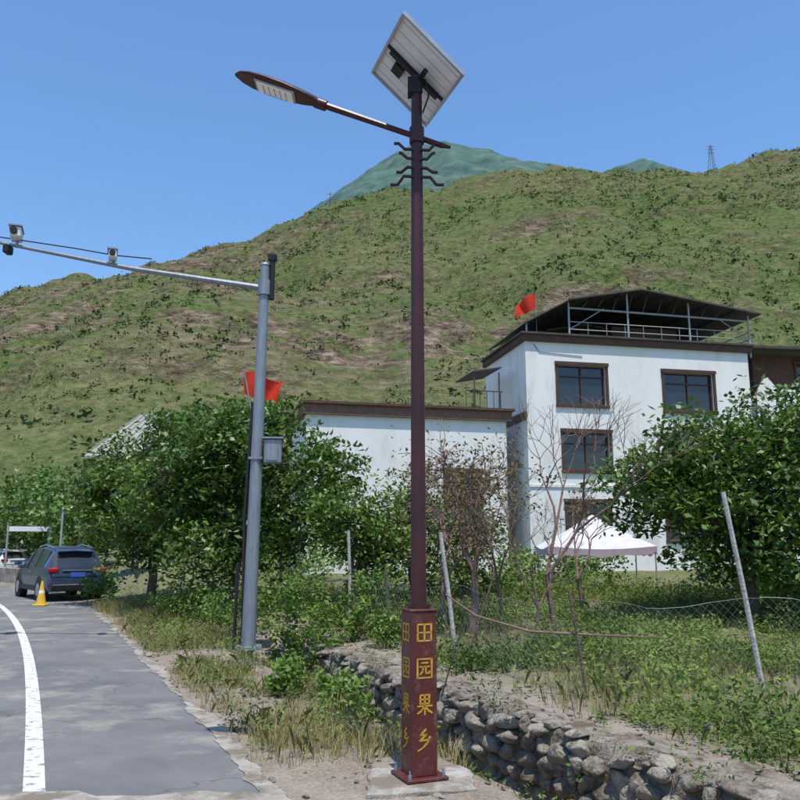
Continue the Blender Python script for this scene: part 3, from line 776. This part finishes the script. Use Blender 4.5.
mb=MB();px,py=107.5,257.;pz=float(gz(px,py))-.5;Hh=10.5
for sx in(-1,1):
    for sy in(-1,1):mb.tube([(px+sx*1.1,py+sy*1.1,pz),(px+sx*.25,py+sy*.25,pz+Hh)],.09,4,'tower')
for i in range(7):
    z1=pz+Hh*i/7;z2=pz+Hh*(i+1)/7;w1=1.1-.85*i/7;w2=1.1-.85*(i+1)/7
    mb.tube([(px-w1,py-w1,z1),(px+w2,py-w2,z2)],.05,3,'tower');mb.tube([(px+w1,py-w1,z1),(px-w2,py-w2,z2)],.05,3,'tower')
for z in(.74,.86,.97):mb.tube([(px-1.4,py,pz+Hh*z),(px+1.4,py,pz+Hh*z)],.08,4,'tower')
mb.obj('transmission_tower')
mb=MB();px,py=-24.,258.;pz=float(gz(px,py))-1
mb.tube([(px,py,pz),(px,py,pz+6)],.12,5,'bark');mb.tube([(px-1,py,pz+5.3),(px+1,py,pz+5.3)],.09,4,'bark');mb.obj('utility_pole')

# ---------------------------------------------------------------- trees
def tree(name,base,fork,blobs,ntips,lper,ll,lw,leafk,seed,tr=.11,sp=.3,bark='bark',droop=.3):
    r=np.random.default_rng(seed)
    bz=float(gz(base[0],base[1]));e=empty(name,(base[0],base[1],bz))
    mb=MB();b0=Vector((base[0],base[1],bz-.1));f0=Vector((base[0]+r.uniform(-.15,.15),base[1]+r.uniform(-.15,.15),fork))
    mb.tube([b0,b0.lerp(f0,.15)+Vector((.02,0,0)),b0.lerp(f0,.6)+Vector((.06,.03,0)),f0],[tr*1.5,tr*1.1,tr*.95,tr*.85],8,bark)
    limbs=[]
    for bl in blobs:
        for q in range(2):
            c_=Vector(bl[:3])+Vector((r.uniform(-.5,.5)*bl[3],r.uniform(-.5,.5)*bl[4],r.uniform(0,.5)*bl[5]))
            pts=[]
            for t in np.linspace(0,1,7):
                p=f0.lerp(c_,t);p.z+=math.sin(t*math.pi)*.25;p+=Vector(r.normal(size=3)*.05*(t>0));pts.append(p)
            mb.tube(pts,list(np.linspace(tr*.6,tr*.12,7)),6,bark);limbs+=pts[2:]
    LP=np.array([tuple(p) for p in limbs])
    wts=np.array([(b_[3]*b_[4]*b_[5])**(.66) for b_ in blobs]);wts/=wts.sum()
    bi=r.choice(len(blobs),ntips,p=wts);B=np.array(blobs)[bi]
    d=r.normal(size=(ntips,3));d/=np.linalg.norm(d,axis=1)[:,None]
    rad=r.random(ntips)**.42*(.75+.5*r.random(ntips))
    T=B[:,:3]+d*rad[:,None]*B[:,3:]
    T[:,2]=np.maximum(T[:,2],gz(T[:,0],T[:,1])+.35)
    for t in T:
        i=np.argmin(((LP-t)**2).sum(1));a=Vector(LP[i]);c_=Vector(t);m_=a.lerp(c_,.5)+Vector(r.normal(size=3)*.08)+Vector((0,0,.08))
        mb.tube([a,m_,c_],[tr*.13,tr*.09,.006],4,bark,False)
    child(mb,'trunk_and_limbs',e,True)
    n=ntips*lper
    TI=np.repeat(np.arange(ntips),lper)
    off=np.clip(r.normal(size=(n,3)),-1.7,1.7)*np.array([sp,sp,sp*.75])*r.uniform(.6,1.3,ntips)[TI][:,None];PP=T[TI]+off
    PP[:,2]=np.maximum(PP[:,2],gz(PP[:,0],PP[:,1])+.1)
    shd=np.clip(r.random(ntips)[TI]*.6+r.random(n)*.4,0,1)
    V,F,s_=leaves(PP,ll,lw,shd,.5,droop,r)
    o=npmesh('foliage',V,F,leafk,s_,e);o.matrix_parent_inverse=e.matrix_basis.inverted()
    return e
tree('walnut_tree',(7.4,17.2),1.2,[(5.6,16.8,3.0,1.3,1.4,1.0),(6.6,17.2,3.4,1.5,1.6,1.2),(8.3,17.2,3.7,1.6,1.6,1.4),(9.9,17.4,3.4,1.7,1.7,1.5),(8.0,16.0,2.1,1.9,1.2,1.2),(10.8,17.0,2.2,1.6,1.5,1.6),(7.0,17.6,1.9,1.2,1.3,.9)],540,56,.165,.082,'leafd',3,.12,.25)
tree('walnut_tree',(10.6,21),1.4,[(9.2,21,4.0,1.9,1.7,1.4),(11.6,21,4.4,2.,1.8,1.5),(12.6,21,2.8,2,1.7,1.8),(10.0,20.5,2.2,1.7,1.5,1.4)],240,54,.18,.09,'leafd',13,.12,.3)
tree('walnut_tree',(-4.2,20),1.3,[(-4.6,20,3.7,1.4,1.5,1.5),(-3.4,19.4,4.1,1.2,1.4,1.25),(-5.6,20.4,2.9,1.4,1.4,1.2),(-3.0,19.6,2.4,1.5,1.3,1.2),(-1.9,19.2,3.1,1.0,1.1,1.0),(-4.3,19.2,1.7,1.6,1.0,.9)],400,58,.165,.082,'leafd',5,.13,.26)
tree('walnut_tree',(-7.0,23),1.4,[(-7.2,23,3.2,1.7,1.6,1.5),(-8.3,23.6,2.8,1.2,1.4,1.1),(-6.0,22.6,4.2,1.5,1.4,1.3),(-6.6,22.4,2.0,1.8,1.2,.9)],300,56,.175,.088,'leafd',6,.13,.28)
tree('fruit_tree',(-1.1,18.2),1.0,[(-1.2,18.2,2.3,1.0,1.0,.95),(-.4,18.5,1.7,.9,.9,.8)],110,50,.14,.07,'leafl',7,.07,.22)
tree('fruit_tree',(.3,21),1.0,[(.3,21,2.2,1.3,1.1,1.1),(1.6,21.5,1.8,1.1,1.,.9)],110,45,.15,.07,'leafl',8,.07,.25)
tree('plum_tree',(1.25,15),1.2,[(.6,15,2.9,.8,.8,1.0),(1.5,15,2.7,.8,.8,1.1),(1.0,15,1.9,1.0,.8,.8)],170,9,.09,.045,'leafr',9,.07,.2,'barkred')
def bare(name,base,h,seed,r0=.06,depth=6,fol=None,spread=.5):
    r=random.Random(seed);bz=float(gz(*base));e=empty(name,(base[0],base[1],bz));mb=MB();tips=[]
    def rec(p,d,l,rad,dep):
        q=p+d*l*.5+Vector((r.gauss(0,.04),r.gauss(0,.04),0))*l;e_=p+d*l+Vector((r.gauss(0,.06),r.gauss(0,.06),0))*l
        mb.tube([p,q,e_],[rad,rad*.86,rad*.72],6 if dep>3 else 3,'barkred',False)
        if dep==0:tips.append(e_);return
        for i in range(2 if r.random()<.55 else 3):
            nd=(d+Vector((r.gauss(0,spread),r.gauss(0,spread),r.gauss(.10,.22)))).normalized()
            rec(e_,nd,l*r.uniform(.68,.9),rad*.66,dep-1)
    rec(Vector((base[0],base[1],bz-.1)),Vector((r.uniform(-.1,.1),0,1)),h*.26,r0,depth)
    child(mb,'trunk_and_limbs',e,True)
    if fol:
        T=np.array([tuple(t) for t in tips]);PP=np.repeat(T,3,0)+rng.normal(size=(len(T)*3,3))*.1
        V,F,s_=leaves(PP,.09,.05,rng.random(len(PP)),.4,.4);o=npmesh('foliage',V,F,fol,s_,e);o.matrix_parent_inverse=e.matrix_basis.inverted()
bare('bare_fruit_tree',(3.0,16),4.4,3,.06,6,None,.42)
bare('bare_fruit_tree',(.9,15.6),4.0,11,.05,6,'leafr',.42)
bare('bare_fruit_tree',(2.1,16.8),3.4,21,.045,6,'leafr',.45)
bare('bare_fruit_tree',(4.1,18.5),3.2,31,.05,5,'leafr',.45)
bare('bare_fruit_tree',(2.4,14.5),2.6,41,.035,6,None,.45)

def mass(name,items,n_per,ll,k,seed):
    r=np.random.default_rng(seed);PS=[];SH=[]
    for (x,y_,rx,h) in items:
        z=float(gz(x,y_));nc=max(12,int(n_per/28));d=r.normal(size=(nc,3));d/=np.linalg.norm(d,axis=1)[:,None]
        c_=np.array([x,y_,z+h*.5])+d*(r.random(nc)**.4)[:,None]*np.array([rx,rx,h*.5])
        sh=r.random(nc);ti=np.repeat(np.arange(nc),28)
        p=c_[ti]+r.normal(size=(nc*28,3))*rx*.16;p[:,2]=np.maximum(p[:,2],z)
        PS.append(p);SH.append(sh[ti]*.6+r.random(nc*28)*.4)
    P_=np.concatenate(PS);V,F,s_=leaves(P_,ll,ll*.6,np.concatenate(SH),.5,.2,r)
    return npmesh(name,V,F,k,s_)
items=[]
r_=random.Random(4)
for i in range(16):
    y_=r_.uniform(46,58);items.append((r_.uniform(-34,-14)*y_/50,y_,r_.uniform(1.8,3.2),r_.uniform(3,5.2)))
items+=[(-20.5,44,2.2,3.6),(-17.5,42,2.,3.4),(-15.2,38,1.8,4.2),(-13.5,36,1.6,3.6),(-22,48,2.4,5)]
for i in range(14):items.append((r_.uniform(-8,26),r_.uniform(42,54),r_.uniform(1.8,3),r_.uniform(3,5)))
mass('distant_trees',items,1200,.32,'leafd',2)
items=[]
for i in range(28):
    y_=r_.uniform(20,29);x=r_.uniform(-5,12);items.append((x,y_,r_.uniform(.5,1.1),r_.uniform(.7,1.5)))
items=[q for q in items if not(3.8<q[0]*24/q[1]<6.9 and q[1]<25)]
items+=[(-10.6,27.5,.9,1.6),(-9.6,26,.7,1.2),(-8.9,24.6,.6,1.0)]
mass('garden_shrubs',items,460,.13,'leafl',3)
items=[(-2.05,14.4,.38,1.5),(-1.65,14.4,.48,1.5),(-1.4,13.8,.42,1.1),(-1.9,13.5,.3,.6),(-.9,14.6,.45,.9),(-.2,13.8,.35,.55),(-1.2,12.3,.35,.45),(-.7,11.2,.35,.3),(-3.2,15.5,.5,.9),(-4,17,.6,.8),(-5.2,18.8,.6,.7),(-2.7,16.5,.6,.8),(-1.6,15.2,.5,1.9),(-.6,15.6,.5,1.3),(-1.3,9.6,.3,.35),(-.6,9.0,.28,.4)]
mass('roadside_shrubs',items,620,.085,'leafl',4)
# hill scrub
r=np.random.default_rng(9)
n=60000
bx=r.uniform(-175,175,n);by=54+r.random(n)**.8*208
dens=.46+1.2*fbm(bx,by,26,5)+.7*fbm(bx,by,6,2)
keep=(r.random(n)<np.clip(dens,.08,1)*.85)&(np.abs(bx/by)<.75);bx=bx[keep];by=by[keep];n=len(bx)
bzz=gz(bx,by);sz=r.gamma(2.4,.17,n)+.15;sz=np.clip(sz,.2,1.6);k=9
ti=np.repeat(np.arange(n),k)
P_=np.stack([bx,by,bzz+sz*.28],1)[ti]+r.normal(size=(n*k,3))*sz[ti][:,None]*np.array([.40,.40,.24])
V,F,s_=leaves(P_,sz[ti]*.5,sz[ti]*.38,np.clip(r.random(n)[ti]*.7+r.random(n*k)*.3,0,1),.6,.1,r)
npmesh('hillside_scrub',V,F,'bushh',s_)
# ---------------------------------------------------------------- grass & weeds
def scatter(n,fn,seed):
    r=np.random.default_rng(seed);x=r.uniform(-12,14,n);y_=r.uniform(4.5,24,n);k=fn(x,y_,r);return x[k],y_[k],r
def clear(x,y_,s=1):return 1-np.exp(-(((x-LX)/(.55*s))**2+((y_-LY)/(.55*s))**2))
def f1(x,y_,r):
    d=x-xe(y_);s=xw(y_)-1.0-x
    den=sm(d/.45)*sm((s+.5)/.7)*sm((fbm(x,y_,.9,3)+.30)*3)*sm((y_-6.3)/.9)
    return r.random(len(x))<den*clear(x,y_)
x,y_,r=scatter(120000,f1,21);n=len(x);k=5;ti=np.repeat(np.arange(n),k)
P_=np.stack([x,y_,gz(x,y_)-.01],1)[ti];P_[:,:2]+=r.normal(size=(n*k,2))*.03
V,F=blades(P_,(.14+.20*np.clip(fbm(P_[:,0],P_[:,1],1.1,2)+.3,0,1)),.005,.9,r)
npmesh('dry_grass',V,F,'dry',np.repeat(np.clip(.62+.8*fbm(x,y_,1.3,3)[ti]+r.normal(size=n*k)*.24,0,1),5))
def f2(x,y_,r):
    d=x-xe(y_);a=sm(d/.5)*(1-sm((x-xw(y_)+.25)/.1))*sm((fbm(x+40,y_,.8,3)+.10)*3)*sm((y_-6.5)/1.)
    b_=np.exp(-((x-xw(y_)+.8)/.5)**2)*sm((fbm(x,y_+9,.7,2)+.3)*3)*.7
    c_=(np.abs(x-xw(y_)-.02)<.10)*sm((fbm(x,y_+3,.5,2)-.05)*4)*.7
    return r.random(len(x))<np.maximum(np.maximum(a*.75,b_*.8),c_)*clear(x,y_)
x,y_,r=scatter(32000,f2,22);n=len(x);k=16;ti=np.repeat(np.arange(n),k)
hh=(r.uniform(.08,.42,n)*(1+.8*fbm(x,y_,1.2,2)))[ti]
t=r.random(n*k)
gzv=np.maximum(gz(x,y_),np.where(np.abs(x-xw(y_)-.02)<.1,.03,-9))
P_=np.stack([x,y_,gzv],1)[ti];P_[:,2]+=t*hh+.01;P_[:,:2]+=r.normal(size=(n*k,2))*(.045)
V,F,s_=leaves(P_,.05,.020,np.clip(.5+.6*fbm(x,y_,.9,2)[ti]+r.normal(size=n*k)*.2,0,1),.4,.1,r)
npmesh('roadside_weeds',V,F,'weed',s_)
def f3(x,y_,r):
    d=x-xw(y_)-.65
    return r.random(len(x))<sm(d/.5)*np.clip(sm((fbm(x,y_,1.5,3)+.30)*2.4),.06,1)*.85
x,y_,r=scatter(40000,f3,23);n=len(x);k=14;ti=np.repeat(np.arange(n),k)
hh=(r.uniform(.06,.46,n)*(1+.9*fbm(x+7,y_,1.4,2)))[ti];t=r.random(n*k)
P_=np.stack([x,y_,gz(x,y_)],1)[ti];P_[:,2]+=t*hh+.01;P_[:,:2]+=r.normal(size=(n*k,2))*.06
V,F,s_=leaves(P_,.075,.03,np.clip(.45+.7*fbm(x,y_,1.2,2)[ti]+r.normal(size=n*k)*.22,0,1),.4,.1,r)
npmesh('garden_plants',V,F,'weed',s_)
def f4(x,y_,r):
    return r.random(len(x))<sm((x-xw(y_)-.5)/.4)*sm((fbm(x+3,y_,1.1,3)+.2)*2.4)*.6
x,y_,r=scatter(38000,f4,24);n=len(x);k=5;ti=np.repeat(np.arange(n),k)
P_=np.stack([x,y_,gz(x,y_)-.01],1)[ti];P_[:,:2]+=r.normal(size=(n*k,2))*.04
V,F=blades(P_,.28*np.ones(n*k),.006,.6,r)
npmesh('garden_grass',V,F,'dry',np.repeat(np.clip(.38+.6*fbm(x,y_,1.3,3)[ti]+r.normal(size=n*k)*.2,0,1),5))

# ---------------------------------------------------------------- fence
fe=empty('wire_mesh_fence',(2.1,9.4,0));mb=MB()
line=[(-3.0,20.5),(-1.0,16.5),(.85,12.5),(2.1,9.4),(4.3,9.9),(7.0,9.2),(9.5,9.5)]
for a,c_ in zip(line[:-1],line[1:]):
    a=Vector(a);c_=Vector(c_);ln=(c_-a).length;h=1.05;sp=.115;n=int(ln/sp)
    def pt(s_,z):
        s_=min(max(s_,0),ln);p=a.lerp(c_,s_/ln);sag=.10*math.sin(s_/ln*math.pi)
        return (p.x+.03*math.sin(s_*2.3+z*2),p.y+.03*math.sin(s_*3.1),float(gz(p.x,p.y))+.03+z*(1-sag+.015*math.sin(s_*4.7)))
    m_=int(h/sp)
    for i in range(-m_,n+1):
        for sg in(1,-1):
            s0=i*sp if sg>0 else i*sp+h
            pts=[]
            for j in range(5):
                z=h*j/4;s1=s0+sg*z
                if -.01<=s1<=ln+.01:pts.append(pt(s1,z))
            if len(pts)>1:mb.tube(pts,.0013,3,'wire',False)
    mb.tube([pt(ln*j/14,h) for j in range(15)],.0022,4,'wire',False)
child(mb,'mesh',fe)
mb=MB()
def post(b0,t0,r1,k):
    z=float(gz(b0[0],b0[1]));b0=Vector((b0[0],b0[1],z-.1));t0=Vector(t0);md=b0.lerp(t0,.5)+Vector((.015,.01,0))
    mb.tube([b0,md,t0],[r1,r1*.95,r1*.85],7,k)
post((.85,12.5),(.62,12.5,1.9),.035,'post');post((2.1,9.4),(1.93,9.4,1.22),.018,'bark');post((4.3,9.9),(3.98,9.9,2.35),.034,'post')
post((-1.0,16.5),(-1.05,16.5,2.0),.035,'post');post((7.0,9.2),(7.05,9.2,1.7),.03,'bark');post((-.2,14.6),(-.25,14.6,1.3),.025,'bark');post((-3,20.5),(-3,20.5,1.6),.04,'post')
child(mb,'posts',fe)
mb=MB();mb.tube([(.55,9.9,1.12),(.9,9.8,.88),(1.5,9.6,.72),(2.2,9.4,.70),(3.0,9.3,.68)],[.010,.014,.016,.014,.008],6,'barkred');mb.obj('wooden_branch')
mb=MB();mb.tube([(.45,9.2,.06),(.6,9.0,.6),(.72,8.9,.98)],.008,5,'bark');mb.tube([(.9,11.5,.1),(1.3,11.3,1.3)],.012,5,'barkred');mb.obj('plant_stake')

# ---------------------------------------------------------------- light, sky, camera
sv=Vector((.08,-.33,1.05)).normalized()
el=math.asin(sv.z);az=math.atan2(sv.x,sv.y)
w=bpy.data.worlds.new('World');S.world=w;w.use_nodes=True
N=w.node_tree.nodes;L=w.node_tree.links
sk=N.new('ShaderNodeTexSky');sk.sky_type='NISHITA';sk.sun_disc=False;sk.sun_elevation=el;sk.sun_rotation=az
sk.air_density=1.4;sk.dust_density=.6;sk.ozone_density=3.5;sk.altitude=0
mg_=N.new('ShaderNodeMixRGB');mg_.blend_type='MULTIPLY';mg_.inputs[0].default_value=1;mg_.inputs[2].default_value=(.88,1.12,1.38,1)
L.new(sk.outputs[0],mg_.inputs[1]);L.new(mg_.outputs[0],N['Background'].inputs[0]);N['Background'].inputs[1].default_value=.135
sun=bpy.data.lights.new('sun','SUN');sun.energy=5.0;sun.angle=math.radians(.5);sun.color=(1,.95,.87)
so=bpy.data.objects.new('sun',sun);S.collection.objects.link(so);so.rotation_euler=sv.to_track_quat('Z','Y').to_euler()
cd=bpy.data.cameras.new('camera');cd.lens=36;cd.sensor_width=36;cd.clip_end=4000;cd.clip_start=.05
co=bpy.data.objects.new('camera',cd);S.collection.objects.link(co);co.location=(0,0,1.7);co.rotation_euler=(math.radians(100.3),0,0)
S.camera=co
S.view_settings.view_transform='Standard';S.view_settings.look='None';S.view_settings.exposure=0
